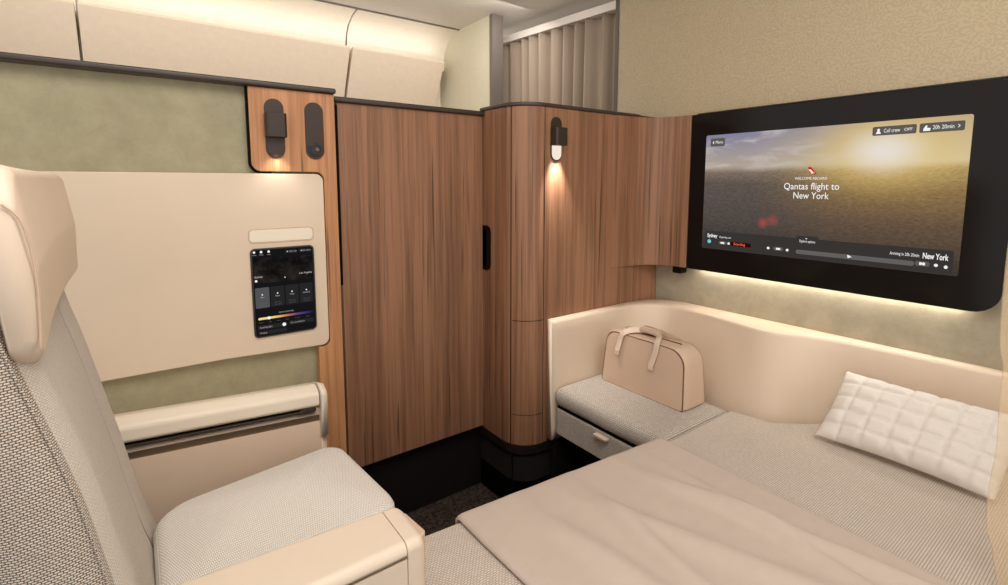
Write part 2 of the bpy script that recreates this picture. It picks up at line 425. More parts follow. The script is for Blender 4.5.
# cream side panel with tablet
cp = thing('upholstered_panel', 'large cream vinyl side panel behind the armchair holding a dark tablet', 'wall panel', (0.0, 1.45, -0.46))
pc = rounded([(-1.3, 0.025), (-1.3, -0.452), (0.17, -0.456), (0.4335, -0.467), (0.4335, 0.025)], [0, 0, 0, 0.02, 0.021])
obj('panel_face', prism(pc, 'y', 1.440, 1.463, 0.003, 3), 'panel', cp)
obj('recess_rim', tube([(p[0], 1.4398, p[1]) for p in rrect(0.236, 0.400, -0.158, -0.121, 0.012)], 0.0013, 8, True), 'tan', cp)
obj('recess_pad', prism(rrect(0.238, 0.398, -0.156, -0.123, 0.011), 'y', 1.4388, 1.4435, 0.001, 2), 'pale', cp)

tb = thing('tablet', 'dark touch tablet showing a suite control menu in the cream side panel', 'tablet', (0.317, 1.438, -0.413))
tb_o = obj('tablet_body', prism(rrect(0.2365, 0.3985, -0.413, -0.172, 0.012), 'y', 1.4345, 1.4399, 0.0012, 2), 'black', tb)
k = N('tablet_picture'); uvv = k.uv(); sx = k.n('ShaderNodeSeparateXYZ'); k.l(uvv, sx.inputs[0]); 
n = k.noise(uvv, 26, 5, 0.7)
c = k.mix(k.ss(n, 0.35, 0.75), srgb(14, 14, 15), srgb(48, 42, 38))
e = k.n('ShaderNodeEmission'); k.l(c, e.inputs[0]); k.t.nodes.remove(k.b); k.l(e.outputs[0], k.out.inputs[0]); M['tabpic'] = k.m
M['tabbg'] = glow('tablet_background', (22, 22, 24), 1.0)
sl = N('tablet_light_slider'); uvv = sl.uv(); sx = sl.n('ShaderNodeSeparateXYZ'); sl.l(uvv, sx.inputs[0])
g = sl.math('DIVIDE', sl.math('SUBTRACT', sx.outputs[0], 0.247), 0.142)
cc = sl.ramp(g, [(0.0, srgb(235, 226, 150)), (0.3, srgb(236, 206, 110)), (0.5, srgb(190, 120, 70)), (0.68, srgb(120, 60, 110)), (0.82, srgb(66, 52, 140)), (1.0, srgb(26, 26, 50))])
e = sl.n('ShaderNodeEmission'); sl.l(cc, e.inputs[0]); sl.t.nodes.remove(sl.b); sl.l(e.outputs[0], sl.out.inputs[0]); M['slider'] = sl.m
scr = obj('display', prism(rrect(0.2405, 0.3945, -0.409, -0.176, 0.009), 'y', 1.4338, 1.4350), 'tabbg', tb, smooth=False)
obj('map_picture', prism(rrect(0.2425, 0.3925, -0.265, -0.198, 0.002), 'y', 1.4334, 1.4342), 'tabpic', scr, smooth=False)
for j, (a, b) in enumerate(((0.243, 0.2775), (0.2805, 0.315), (0.318, 0.3525), (0.3555, 0.390))):
    obj('menu_card', prism(rrect(a, b, -0.332, -0.277, 0.003), 'y', 1.4334, 1.4342), 'card2_ui' if j == 0 else 'card_ui', scr, smooth=False)
obj('light_slider', prism(rrect(0.247, 0.389, -0.364, -0.358, 0.003), 'y', 1.4334, 1.4342), 'slider', scr, smooth=False)
obj('slider_knob', disc('y', (0.2735, -0.361), 0.0042, 1.4328, 1.4336, 16), 'white_ui', scr, smooth=False)
for a, b, z0, z1 in ((0.245, 0.318, -0.391, -0.379), (0.323, 0.390, -0.389, -0.378), (0.245, 0.318, -0.405, -0.395), (0.322, 0.352, -0.190, -0.180), (0.358, 0.391, -0.190, -0.180)):
    obj('button', prism(rrect(a, b, z0, z1, 0.004), 'y', 1.4334, 1.4342), 'card_ui', scr, smooth=False)
obj('toggle', disc('y', (0.311, -0.385), 0.0048, 1.4328, 1.4336, 16), 'white_ui', scr, smooth=False)
icons([disc('y', (x, -0.1815), 0.0032, 1.4330, 1.4336, 6 + 4 * q) for q, x in enumerate((0.2455, 0.2625, 0.281))]
      + [disc('y', (0.328, -0.185), 0.002, 1.4330, 1.4336, 3), disc('y', (0.364, -0.185), 0.002, 1.4330, 1.4336, 3)]
      + [disc('y', (x, -0.296), 0.0022, 1.4328, 1.4334, 4) for x in (0.260, 0.298, 0.335, 0.373)], 'white_ui', scr)
obj('departure_dot', disc('y', (0.247, -0.258), 0.0032, 1.4328, 1.4334, 16), 'white_ui', scr, smooth=False)
obj('position_dot', disc('y', (0.3185, -0.255), 0.0015, 1.4328, 1.4334, 8), 'white_ui', scr, smooth=False)
XR, ZU = (1, 0, 0), (0, 0, 1)
T = lambda s, x, z, size, al='CENTER', off=0.0, wid=0: (s, (x, 1.4327, z), XR, ZU, size, al, off, wid)
texts([T('Sydney', 0.243, -0.2475, 0.007, 'LEFT', .0001), T('Los Angeles', 0.390, -0.2475, 0.007, 'RIGHT', .0001), T('Rise', 0.260, -0.303, 0.0055), T('Relax', 0.298, -0.303, 0.0055),
  T('Sleep', 0.335, -0.303, 0.0055), T('Ambient', 0.373, -0.303, 0.0055), T('MOOD LIGHTING', 0.318, -0.350, 0.0048), T('Reading light', 0.250, -0.385, 0.006, 'LEFT'),
  T('Do not disturb', 0.328, -0.3835, 0.006, 'LEFT'), T('Privacy', 0.250, -0.400, 0.006, 'LEFT'), T('Call crew', 0.332, -0.185, 0.0052, 'LEFT'), T('20h 20min', 0.367, -0.185, 0.0052, 'LEFT', 0, .022),
  T('Home', 0.2455, -0.189, 0.004), T('Media', 0.2625, -0.189, 0.004), T('Suite', 0.281, -0.189, 0.004)], 'dim_ui', scr)
texts([T('Soft warm', x, z, 0.0042) for x in (0.260, 0.298, 0.335, 0.373) for z in (-0.320, -0.326)] + [T(w_, x, -0.3715, 0.0042) for w_, x in (('Dawn', 0.254), ('Day', 0.276), ('Noon', 0.298), ('Dusk', 0.320), ('Evening', 0.346), ('Night', 0.374))], 'track_ui', scr, 'small_text')

# side console with padded lip, tilted a little along its length
def tilt(bm, pivot=0.33, s=-0.070):
    for v in bm.verts: v.co.z += s * (v.co.x - pivot)
    return bm
con = thing('side_console', 'low cream console with a padded pale lip along the wall behind the armchair', 'console', (-0.2, 1.35, FLOOR))
body = prism(rounded([(-0.45, 1.255), (0.3655, 1.255), (0.3655, 1.46), (-0.45, 1.46)], [0, 0.018, 0.01, 0]), 'z', FLOOR, -0.600)
box(-0.45, 0.3655, 1.256, 1.40, -0.601, -0.5665, bm=body)
for v in body.verts:
    if v.co.z > -0.7: v.co.z += -0.070 * (v.co.x - 0.33)
obj('console_body', body, 'consoleskin', con)
lip_side = [(1.247, -0.556), (1.247, -0.524), (1.277, -0.509), (1.335, -0.526), (1.46, -0.584), (1.46, -0.600), (1.262, -0.565)]
lipp = rounded(lip_side, [0.010, 0.016, 0.03, 0.03, 0, 0, 0.004])
obj('padded_lip', tilt(prism(lipp, 'x', -0.45, 0.3445, 0.002, 2)), 'pale', con)
def end_rows():
    rows = []
    cy, cz = 1.36, -0.60
    for x, sc_ in ((0.3455, 1.0), (0.355, 1.0), (0.361, 0.985), (0.3655, 0.955), (0.367, 0.92)):
        pr = rounded([(1.248, -0.640), (1.247, -0.524), (1.277, -0.509), (1.335, -0.526), (1.46, -0.584), (1.46, -0.640)], [0, 0.016, 0.03, 0.03, 0, 0])
        rows.append([(x, cy + (p[0] - cy) * sc_, cz + (p[1] - cz) * (sc_ if p[1] > cz else 1)) for p in pr])
    return rows
obj('end_cap', tilt(loft(end_rows(), True, True)), 'pale', con, wn=True)
obj('shadow_gap', tilt(box(-0.45, 0.330, 1.2565, 1.30, -0.574, -0.560)), 'void', con)
obj('slot_rail', tilt(box(-0.45, 0.318, 1.2485, 1.262, -0.5685, -0.5655, 0.001, 2)), 'bronze', con)
obj('latch', tilt(prism(rounded([(0.288, -0.571), (0.336, -0.571), (0.336, -0.559), (0.306, -0.559)], [0.003, 0.004, 0.004, 0.006]), 'y', 1.2475, 1.27, 0.001, 2)), 'bronze', con)

# ================================================================== ARMCHAIR
ch = thing('armchair', 'cream armchair with woven seat, leather headrest and wide armrest in the left foreground', 'armchair', (0.05, 0.93, FLOOR))
def back_x(z, f):
    """front face of the backrest at height z; f 0 at the near edge, 1 at the far edge"""
    near = [(-0.80, 0.050), (-0.62, 0.014), (-0.414, -0.022), (-0.307, -0.040), (-0.245, -0.055), (-0.166, -0.076), (-0.05, -0.102), (0.03, -0.120)]
    far = [(-0.80, 0.018), (-0.70, 0.008), (-0.598, -0.021), (-0.446, -0.049), (-0.255, -0.088), (-0.226, -0.096), (-0.05, -0.134), (0.03, -0.149)]
    def ip(t):
        for (z0, x0), (z1, x1) in zip(t, t[1:]):
            if z <= z1: return x0 + (x1 - x0) * (z - z0) / (z1 - z0)
        return t[-1][1]
    return ip(near) * (1 - f) + ip(far) * f
rows = []; YN, YF = 0.600, 1.175
zs = [-0.80 + 0.79 * i / 30 for i in range(31)]
for z in zs:
    r = []
    for i in range(41):
        f = i / 40; y = YN + (YF - YN) * f
        c = 0.0
        e = min(f, 1 - f) * (YF - YN)
        if e < 0.035: c -= 0.022 * (1 - e / 0.035) ** 2
        c -= 0.016 * (1 - abs(2 * f - 1) ** 2.4)
        for s in (0.19, 0.80):
            c -= 0.006 * math.exp(-((f - s) / 0.012) ** 2)
        r.append((back_x(z, f) + c, y, z))
    # back of the cushion
    for i in range(21):
        f = 1 - i / 20; y = YN + (YF - YN) * f
        r.append((back_x(z, f) - 0.055 - 0.03 * (1 - abs(2 * f - 1) ** 4), y, z))
    rows.append(r)
bk = obj('backrest', loft(rows, True, True), 'weave_back', ch, uv='yz', wn=False)
# near bolster side in coarse weave
rows = []
for z in zs:
    xf = back_x(z, 0) - 0.020; rows.append([(xf + 0.006, YN + 0.014, z), (xf, YN - 0.004, z), (xf - 0.02, YN - 0.010, z), (xf - 0.05, YN - 0.012, z), (xf - 0.066, YN - 0.006, z), (xf - 0.073, YN + 0.014, z)])
obj('side_bolster', loft(rows, True, True), 'weave_coarse', bk, uv='box', wn=False)
obj('piping', tube([(back_x(z, 0) - 0.019, YN - 0.004, z) for z in zs], 0.0014, 8), 'weave_coarse', bk)
obj('far_piping', tube([(back_x(z, 0.80) + 0.0055 - 0.016 * (1 - 0.6 ** 2.4) - 0.009, YN + (YF - YN) * 0.80, z) for z in zs], 0.0016, 8), 'grey', bk)
# dark rear shell
rows = [[(back_x(z, 0) - 0.100, YN + 0.02, z), (back_x(z, 1) - 0.09, YF - 0.01, z), (back_x(z, 1) - 0.16, YF - 0.01, z), (back_x(z, 0) - 0.165, YN + 0.02, z)] for z in zs]
obj('rear_shell', loft(rows, True, True), 'void', bk)
# headrest: leather block with softly rounded outline, near and far edges placed separately
def headrest():
    b2 = bmesh.new(); rows = []
    NY = 28; y0, y1 = 0.592, 1.160
    outl = rounded([(0, 0), (1, 0), (1, 1), (0, 1)], [0.0, 0.0, 0.0, 0.0])
    for i in range(NY + 1):
        f = i / NY; y = y0 + (y1 - y0) * f
        e = min(f, 1 - f) * (y1 - y0); rr = 0.035
        sh = (1 - math.sqrt(max(0, 1 - (1 - min(1, e / rr)) ** 2)))
        zt = 0.017 - 0.045 * sh; zb = -0.166 + 0.010 * f + (0.022 if f < 0.5 else 0.006) * sh
        xf = -0.071 * (1 - f) + -0.083 * f - 0.008 * math.sin(pi * f); xr = xf - 0.027
        th = xf - xr
        prof = rounded([(xr, zb), (xf - 0.002, zb), (xf, (zb + zt) / 2), (xf - 0.012, zt), (xr - 0.014, zt)], [0.005, 0.012, 0.05, 0.014, 0.010])
        sq = 0.012 * sh
        cx = (xf + xr) / 2
        rows.append([(cx + (p[0] - cx) * (1 - 0.25 * sh), y, p[1]) for p in prof])
    return loft(rows, True, True)
hr = obj('headrest', headrest(), 'cream', ch, wn=False)
st = [(-0.0745, 0.5915, -0.148), (-0.0725, 0.5915, -0.085), (-0.078, 0.592, -0.035), (-0.090, 0.594, -0.018)]
bm = tube(catmull(st, 8), 0.0012, 6)
obj('stitched_seam', bm, 'tan', hr)

# seat cushion
def cushion(x0, x1, y0, y1, z0, z1, r, crown, back_in=0.0, front_in=0.0):
    rows = []
    prof = []
    for i in range(11):
        a = -pi / 2 + pi * i / 10
        prof.append((math.cos(a), math.sin(a)))
    hz = (z1 - z0) / 2; rb = min(hz, 0.03)
    outl = rounded([(x0, y0), (x1, y0), (x1 - front_in, y1), (x0, y1 - back_in)], r)
    c = Vector(((x0 + x1) / 2, (y0 + y1) / 2))
    def ring(inset, z): 
        o = []
        for p in outl:
            d = Vector(p) - c
            o.append((c.x + d.x * (1 - inset / ((x1 - x0) / 2)), c.y + d.y * (1 - inset / ((y1 - y0) / 2)), z))
        return o
    hw = min(x1 - x0, y1 - y0) / 2
    rows.append(ring(rb, z0))
    for i in range(1, 5):
        a = pi / 2 * i / 4; rows.append(ring(rb * (1 - math.sin(a)), z0 + rb * (1 - math.cos(a))))
    for i in range(1, 7):
        a = pi / 2 * i / 6; rows.append(ring(rb * (1 - math.cos(a)), z1 - rb + rb * math.sin(a)))
    for i in range(1, 10):
        t = i / 10; rows.append(ring(rb + (hw - rb) * t, z1 + crown * math.sin(t * pi / 2)))
    return loft(rows, True, True)
bm = cushion(-0.012, 0.392, 0.846, 1.178, -0.80, -0.621, [0.03, 0.06, 0.04, 0.07], 0.022, 0.055, 0.026)
obj('seat', bm, 'weave_seat', ch, uv='box', wn=False)
obj('seat_base', box(-0.02, 0.33, 0.72, 1.22, -1.02, -0.80, 0.01, 2), 'plinth', ch)
obj('pedestal', disc('z', (0.12, 0.96), 0.13, FLOOR, -1.02, 32, 0.005), 'plinth', ch)
def arm_rows(xs):
    rows = []
    for x, k_ in xs:
        far_ = 0.716 + (0.285 - x) * 0.075
        pr = rounded([(0.618 + k_, -1.0), (0.618 + k_, -0.517 - k_), (far_ - k_, -0.517 - k_), (far_ - k_, -1.0)], [0, 0.014, 0.010, 0])
        rows.append([(x, p[0], p[1]) for p in pr])
    return rows
def cut(rows, z0, z1): return [[(p[0], p[1], min(z1, max(z0, p[2]))) for p in r] for r in rows]
arm = obj('armrest', loft(cut(arm_rows(((-0.5, 0), (0.2835, 0), (0.2845, 0.001))), -0.5365, 0), True, True), 'arm', ch)
obj('arm_end_cap', loft(arm_rows(((0.2852, 0.001), (0.286, 0), (0.303, 0), (0.309, 0.002), (0.314, 0.006), (0.317, 0.012))), True, True), 'arm', arm)
obj('arm_box', loft(cut(arm_rows(((-0.5, 0), (0.2835, 0), (0.2845, 0.001))), -1.0, -0.5395), True, True), 'arm', arm)
obj('arm_gap', box(-0.5, 0.284, 0.622, 0.714, -0.541, -0.535), 'void', arm)
obj('arm_end_shade', prism(rounded([(0.292, 0.709), (0.318, 0.640), (0.329, 0.648), (0.322, 0.706), (0.300, 0.716)], [0.002, 0.004, 0.006, 0.008, 0.002]), 'z', -1.0, -0.532, 0.003, 2), 'tan', arm)  # tan colour stands in for shade on the arm's far end face
# ================================================================== CABINET
cb = thing('cabinet', 'curved walnut cabinet between the sliding door and the wide screen', 'cabinet', (1.3, 1.4, FLOOR))
arc = [(1.09 - 0.10 * math.sin(t) , 1.35 - 0.10 * math.cos(t)) for t in [pi / 2 - pi / 2 * i / 10 for i in range(11)]]
foot = [(0.99, 1.495)] + arc + [(1.70, 1.25), (1.70, 1.495)]
obj('cabinet_body', prism(foot, 'z', -0.900, 0.246, 0.0015, 2), 'wood', cb, uv='diag')
def inset(o): return [(1.09 - (0.10 - o) * math.sin(t), 1.35 - (0.10 - o) * math.cos(t)) for t in [pi / 2 - pi / 2 * i / 10 for i in range(11)]]
obj('cabinet_top', prism([(0.985, 1.475)] + inset(-0.005) + [(1.55, 1.245), (1.60, 1.262), (1.69, 1.262), (1.69, 1.475)], 'z', 0.246, 0.258, 0.003, 2), 'cap', cb)
obj('base_trim', prism([(0.992, 1.495)] + inset(0.003) + [(1.70, 1.253), (1.70, 1.495)], 'z', -0.935, -0.900, 0.002, 2), 'black', cb)
obj('plinth', prism([(1.0, 1.50)] + inset(0.012) + [(1.70, 1.262), (1.70, 1.50)], 'z', FLOOR, -0.935), 'plinth', cb)
obj('plinth_seam', box(1.004, 1.0075, 1.3085, 1.3115, FLOOR, -0.935), 'void', cb)
cv = catmull([(1.42, 1.2485), (1.50, 1.243), (1.56, 1.231), (1.612, 1.203), (1.638, 1.155), (1.648, 1.12), (1.654, 1.0865)], 6)
cv = [(p[0], p[1]) for p in catmull([(a, b, 0) for a, b in [(1.42, 1.2485), (1.50, 1.243), (1.56, 1.231), (1.612, 1.203), (1.638, 1.155), (1.648, 1.12), (1.654, 1.0865)]], 6)]
obj('curved_fillet', prism(cv + [(1.70, 1.0865), (1.70, 1.2505), (1.42, 1.2505)], 'z', -0.317, 0.246, 0.001, 1), 'wood', cb, uv='diag')
obj('under_bracket', box(1.648, 1.69, 1.105, 1.14, -0.342, -0.317, 0.002, 2), 'void', cb)
bm = box(0.9965, 0.9995, 1.3090, 1.3105, -0.9, 0.246)
box(1.0895, 1.0908, 1.2488, 1.2505, -0.9, 0.246, bm=bm)
arcg = inset(-0.0006); arcg2 = inset(0.002)
for i in range(3, 10):
    prism([arcg[i], arcg[i + 1], arcg2[i + 1], arcg2[i]], 'z', -0.4615, -0.4595, bm=bm); prism([arcg[i], arcg[i + 1], arcg2[i + 1], arcg2[i]], 'z', -0.7915, -0.790, bm=bm)
obj('panel_gap', bm, 'void', cb, smooth=False)
obj('handle_recess', prism(rounded([(1.415, -0.306), (1.4615, -0.306), (1.4615, -0.148), (1.415, -0.148)][0:4], [0.022, 0, 0, 0.022]), 'x', 0.9865, 0.9925), 'void', cb, smooth=False)
obj('handle', prism(rounded([(1.437, -0.296), (1.461, -0.296), (1.461, -0.158), (1.437, -0.158)], [0.015, 0, 0, 0.015]), 'x', 0.9865, 0.9915, 0.001, 2), 'bronze', cb)
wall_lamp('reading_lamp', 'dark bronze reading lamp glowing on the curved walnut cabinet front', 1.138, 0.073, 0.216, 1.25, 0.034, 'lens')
spot('reading_spot_cabinet', (1.138, 1.226, 0.112), (1.138, 1.247, -0.22), 13, 62, 1.0, (1.0, 0.96, 0.90))

# ================================================================== TELEVISION
TX = 1.654
tv = thing('television', 'wide wall screen with a black bezel showing a sunset flight welcome page', 'television', (1.67, 0.66, -0.32))
bz = rounded([(1.0845, -0.318), (0.235, -0.318), (0.235, 0.245), (1.0845, 0.245)], [0.002, 0.055, 0.05, 0.002])
obj('bezel', prism(bz, 'x', TX, 1.674, 0.002, 2), 'glass', tv)
obj('wall_mount', box(1.674, 1.699, 0.30, 1.05, -0.29, 0.22), 'void', tv)
# sunset aerial picture
k = N('sunset_city_picture'); v = k.uv(); s = k.n('ShaderNodeSeparateXYZ'); k.l(v, s.inputs[0]); U = s.outputs[0]; V = s.outputs[1]   # metres from the picture's top left
hz = k.math('ADD', 0.112, k.math('MULTIPLY', k.noise(k.uv((9, 0, 1)), 1, 2), 0.012))
warm = k.ss(U, 0.10, 0.62)
skyT = k.mix(warm, srgb(128, 128, 156), srgb(190, 168, 128))
skyB = k.mix(warm, srgb(176, 162, 146), srgb(212, 194, 152))
t = k.math('DIVIDE', V, 0.112, clamp=True)
sky = k.mix(t, skyT, skyB)
cl = k.noise(k.uv((7, 26, 1)), 1, 5, 0.6, 0.5)
clf = k.math('MULTIPLY', k.math('MULTIPLY', k.ss(cl, 0.45, 0.68), k.math('SUBTRACT', 1.0, warm)), 0.75)
sky = k.mix(clf, sky, srgb(206, 196, 192))
gt = k.math('DIVIDE', k.math('SUBTRACT', V, hz), 0.285, clamp=True)
gl = k.ramp(gt, [(0.0, srgb(146, 130, 116)), (0.18, srgb(104, 94, 88)), (0.6, srgb(88, 81, 77)), (1.0, srgb(60, 57, 55))])
gr = k.ramp(gt, [(0.0, srgb(196, 170, 112)), (0.25, srgb(154, 126, 84)), (0.55, srgb(112, 92, 74)), (1.0, srgb(66, 60, 56))])
gnd = k.mix(k.ss(U, 0.16, 0.52), gl, gr)
city = k.noise(k.uv((95, 240, 1)), 1, 6, 0.8)
city2 = k.n('ShaderNodeTexVoronoi', feature='F1', distance='CHEBYCHEV'); k.l(k.uv((70, 170, 1)), city2.inputs['Vector']); city2.inputs['Scale'].default_value = 1
cf = k.math('ADD', k.math('MULTIPLY', city, 1.0), k.math('MULTIPLY', city2.outputs['Distance'], 0.25))
gnd = k.mix(0.40, gnd, k.ramp(cf, [(0.45, (0.03, 0.025, 0.02, 1)), (0.75, (0.5, 0.45, 0.4, 1)), (0.92, (0.9, 0.85, 0.75, 1))]), 'OVERLAY')
pic = k.mix(k.ss(k.math('SUBTRACT', V, hz), -0.012, 0.016), sky, gnd)
dx = k.math('SUBTRACT', U, 0.530); dy = k.math('MULTIPLY', k.math('SUBTRACT', V, 0.080), 1.55)
rad = k.math('SQRT', k.math('ADD', k.math('MULTIPLY', dx, dx), k.math('MULTIPLY', dy, dy)))
halo = k.math('MULTIPLY', k.math('SUBTRACT', 1.0, k.ss(rad, 0.03, 0.24)), 0.5)
pic = k.mix(halo, pic, srgb(232, 200, 120))
core = k.math('MULTIPLY', k.math('SUBTRACT', 1.0, k.ss(rad, 0.0, 0.13)), 0.85)
pic = k.mix(core, pic, srgb(232, 226, 220))
for (fx, fy, fr, fa) in ((0.215, 0.297, 0.024, 0.40), (0.245, 0.287, 0.026, 0.28)):
    ex = k.math('SUBTRACT', U, fx); ey = k.math('SUBTRACT', V, fy)
    rr = k.math('SQRT', k.math('ADD', k.math('MULTIPLY', ex, ex), k.math('MULTIPLY', ey, ey)))
    pic = k.mix(k.math('MULTIPLY', k.math('SUBTRACT', 1.0, k.ss(rr, 0.0, fr)), fa), pic, srgb(220, 80, 80))
e = k.n('ShaderNodeEmission'); k.l(pic, e.inputs[0]); e.inputs[1].default_value = 1.0
k.t.nodes.remove(k.b); k.l(e.outputs[0], k.out.inputs[0]); M['sunset'] = k.m
def S(u, w, d=0.0): return (TX - d, 1.0235 - u, 0.167 - w)      # metres right of / below the picture's top left corner
def plate(u0, u1, w0, w1, r, d, bm=None):
    return prism([(1.0235 - a, 0.167 - b) for a, b in rounded([(u0, w0), (u1, w0), (u1, w1), (u0, w1)], r)], 'x', TX - d - 0.0003, TX - d + 0.0003, bm=bm)
bm = plate(0.0, 0.7065, 0.0, 0.401, 0.006, 0.0004)
scr = obj('screen', bm, 'sunset', tv, smooth=False)
uvl = scr.data.uv_layers[0]
for p in scr.data.polygons:
    for li in p.loop_indices:
        c = scr.data.vertices[scr.data.loops[li].vertex_index].co; o_ = Vector(scr['_o'])
        uvl.data[li].uv = (1.0235 - (c.y + o_.y), 0.167 - (c.z + o_.z - H))
for u0, u1, w0, w1 in ((0.017, 0.070, 0.012, 0.040), (0.500, 0.597, 0.014, 0.038), (0.603, 0.692, 0.014, 0.038)):
    obj('button', plate(u0, u1, w0, w1, 0.004, 0.0011), 'pill_ui', scr, smooth=False)
obj('route_bar', plate(0.011, 0.695, 0.337, 0.398, 0.006, 0.0011), 'bar_ui', scr, smooth=False)
obj('options_tab', plate(0.319, 0.385, 0.329, 0.352, 0.008, 0.0013), 'bar_ui', scr, smooth=False)
obj('progress_track', plate(0.322, 0.617, 0.373, 0.386, 0.005, 0.0018), 'track_ui', scr, smooth=False)
icons([plate(0.065, 0.095, 0.370, 0.382, 0.006, 0.0018), plate(0.253, 0.284, 0.371, 0.383, 0.006, 0.0018), plate(0.619, 0.649, 0.371, 0.384, 0.005, 0.0018)], 'pill_ui', scr, 'route_button')
obj('state_pill', plate(0.567, 0.593, 0.0205, 0.0325, 0.005, 0.0016), 'track_ui', scr, smooth=False)
obj('alert_pill', plate(0.108, 0.180, 0.369, 0.383, 0.006, 0.0019), 'redpill_ui', scr, smooth=False)
def dotp(u, w, r, d, bm=None, seg=16): return disc('x', (1.0235 - u, 0.167 - w), r, TX - d - 0.0003, TX - d + 0.0003, seg, 0, bm)
obj('departure_dot', dotp(0.029, 0.3745, 0.0068, 0.0019), 'teal_ui', scr, smooth=False)
icons([dotp(0.102, 0.376, 0.0042, 0.0019), dotp(0.237, 0.3775, 0.0042, 0.0019), dotp(0.296, 0.378, 0.0042, 0.0019), dotp(0.662, 0.378, 0.0042, 0.0019, None, 8)], 'white_ui', scr, 'route_dot')
# little route icons: aeroplane, person, wings, house
def poly(pts, d, bm=None): return prism([(1.0235 - a, 0.167 - b) for a, b in pts], 'x', TX - d - 0.0003, TX - d + 0.0003, bm=bm)
icons([poly([(0.462, 0.374), (0.469, 0.376), (0.474, 0.380), (0.468, 0.380), (0.465, 0.384), (0.463, 0.380)], 0.0026),
  poly([(0.677, 0.380), (0.682, 0.375), (0.687, 0.380), (0.685, 0.380), (0.685, 0.384), (0.679, 0.384), (0.679, 0.380)], 0.0026),
  poly([(0.508, 0.0335), (0.510, 0.0285), (0.512, 0.0265), (0.5105, 0.022), (0.514, 0.019), (0.5175, 0.022), (0.516, 0.0265), (0.518, 0.0285), (0.520, 0.0335)], 0.0019),
  poly([(0.611, 0.034), (0.6115, 0.028), (0.616, 0.020), (0.619, 0.020), (0.6185, 0.026), (0.626, 0.027), (0.625, 0.034)], 0.0019),
  poly([(0.6795, 0.0215), (0.684, 0.026), (0.6795, 0.0305), (0.6795, 0.0285), (0.682, 0.026), (0.6795, 0.0235)], 0.0019),
  poly([(0.074, 0.373), (0.086, 0.373), (0.086, 0.379), (0.074, 0.379), (0.071, 0.376)], 0.0026), poly([(0.262, 0.374), (0.275, 0.374), (0.275, 0.380), (0.262, 0.380)], 0.0026),
  poly([(0.628, 0.374), (0.633, 0.374), (0.634, 0.377), (0.635, 0.374), (0.640, 0.374), (0.640, 0.381), (0.635, 0.381), (0.634, 0.378), (0.633, 0.381), (0.628, 0.381)], 0.0026),
  poly([(0.347, 0.338), (0.350, 0.335), (0.353, 0.338)], 0.0026), poly([(0.025, 0.0265), (0.030, 0.0215), (0.030, 0.0315)], 0.0019)], 'white_ui', scr)
lg = obj('airline_emblem', poly([(0.341, 0.118), (0.350, 0.119), (0.357, 0.128), (0.3655, 0.1395), (0.3655, 0.141), (0.350, 0.1415), (0.345, 0.135)], 0.0012), 'red_ui', scr, smooth=False)
obj('emblem_mark', poly([(0.3425, 0.1255), (0.349, 0.1265), (0.353, 0.130), (0.356, 0.1345), (0.361, 0.1375), (0.355, 0.1375), (0.3525, 0.1400), (0.351, 0.1365), (0.348, 0.1325), (0.344, 0.1295), (0.346, 0.1285)], 0.0018), 'white_ui', lg, smooth=False)
YR = (0, -1, 0)
Q = lambda s_, u, w, size, al='CENTER', off=0.0, wid=0: (s_, S(u, w, 0.0026), YR, ZU, size, al, off, wid)
texts([Q('Qantas flight to', 0.352, 0.178, 0.0285, 'CENTER', 0.0001, 0.154), Q('New York', 0.353, 0.206, 0.0285, 'CENTER', 0.0001, 0.099)], 'white_ui', scr, 'headline_text')
texts([Q('WELCOME ABOARD', 0.351, 0.1535, 0.0112, 'CENTER', 0, 0.090)], 'white_ui', scr, 'caption_text')
texts([Q('Menu', 0.050, 0.0260, 0.0145, 'CENTER', 0, .026), Q('Call crew', 0.526, 0.0265, 0.0145, 'LEFT', 0, .036), Q('OFF', 0.580, 0.0265, 0.0105, 'CENTER', 0, .017), Q('20h 20min', 0.630, 0.0265, 0.0145, 'LEFT', 0, .042)], 'white_ui', scr, 'button_text')
texts([Q('Sydney', 0.021, 0.3535, 0.0180, 'LEFT', 0.0004, .038), Q('Departing now', 0.067, 0.3558, 0.0090, 'LEFT', 0, .043), Q('Explore options', 0.353, 0.3455, 0.0115, 'CENTER', 0, .044), Q('Arriving in 20h 20min', 0.627, 0.357, 0.0125, 'RIGHT', 0, .064), Q('New York', 0.685, 0.3565, 0.0215, 'RIGHT', 0.0005, .052)], 'white_ui', scr, 'route_text')
texts([Q('Boarding', 0.140, 0.3755, 0.0125, 'CENTER', 0.0003, .040)], 'redtext_ui', scr, 'alert_text')
obj('led_strip', box(1.680, 1.694, 0.30, 1.05, -0.302, -0.298), 'led', tv)
area('screen_underlight', (1.687, 0.68, -0.306), (1.694, 0.68, -0.55), 0.75, 0.010, 0.9, (1.0, 0.93, 0.80))

# ================================================================== SOFA SURROUND, BENCH, BED
sh = thing('sofa_surround', 'curved cream leather surround wrapping the bench and the bed head', 'sofa surround', (1.5, 0.6, FLOOR))
bot = resample(catmull([(1.108, 1.2220, 0), (1.25, 1.220, 0), (1.37, 1.200, 0), (1.445, 1.150, 0), (1.478, 1.05, 0), (1.468, 0.90, 0), (1.440, 0.755, 0), (1.462, 0.655, 0), (1.555, 0.585, 0), (1.628, 0.49, 0), (1.655, 0.30, 0), (1.66, 0.0, 0), (1.66, -0.7, 0)], 10), 120)
top = resample(catmull([(1.108, 1.222, 0), (1.25, 1.220, 0), (1.42, 1.215, 0), (1.53, 1.196, 0), (1.598, 1.125, 0), (1.605, 1.00, 0), (1.585, 0.86, 0), (1.566, 0.765, 0), (1.578, 0.695, 0), (1.635, 0.615, 0), (1.662, 0.50, 0), (1.672, 0.30, 0), (1.674, 0.0, 0), (1.674, -0.7, 0)], 10), 120)
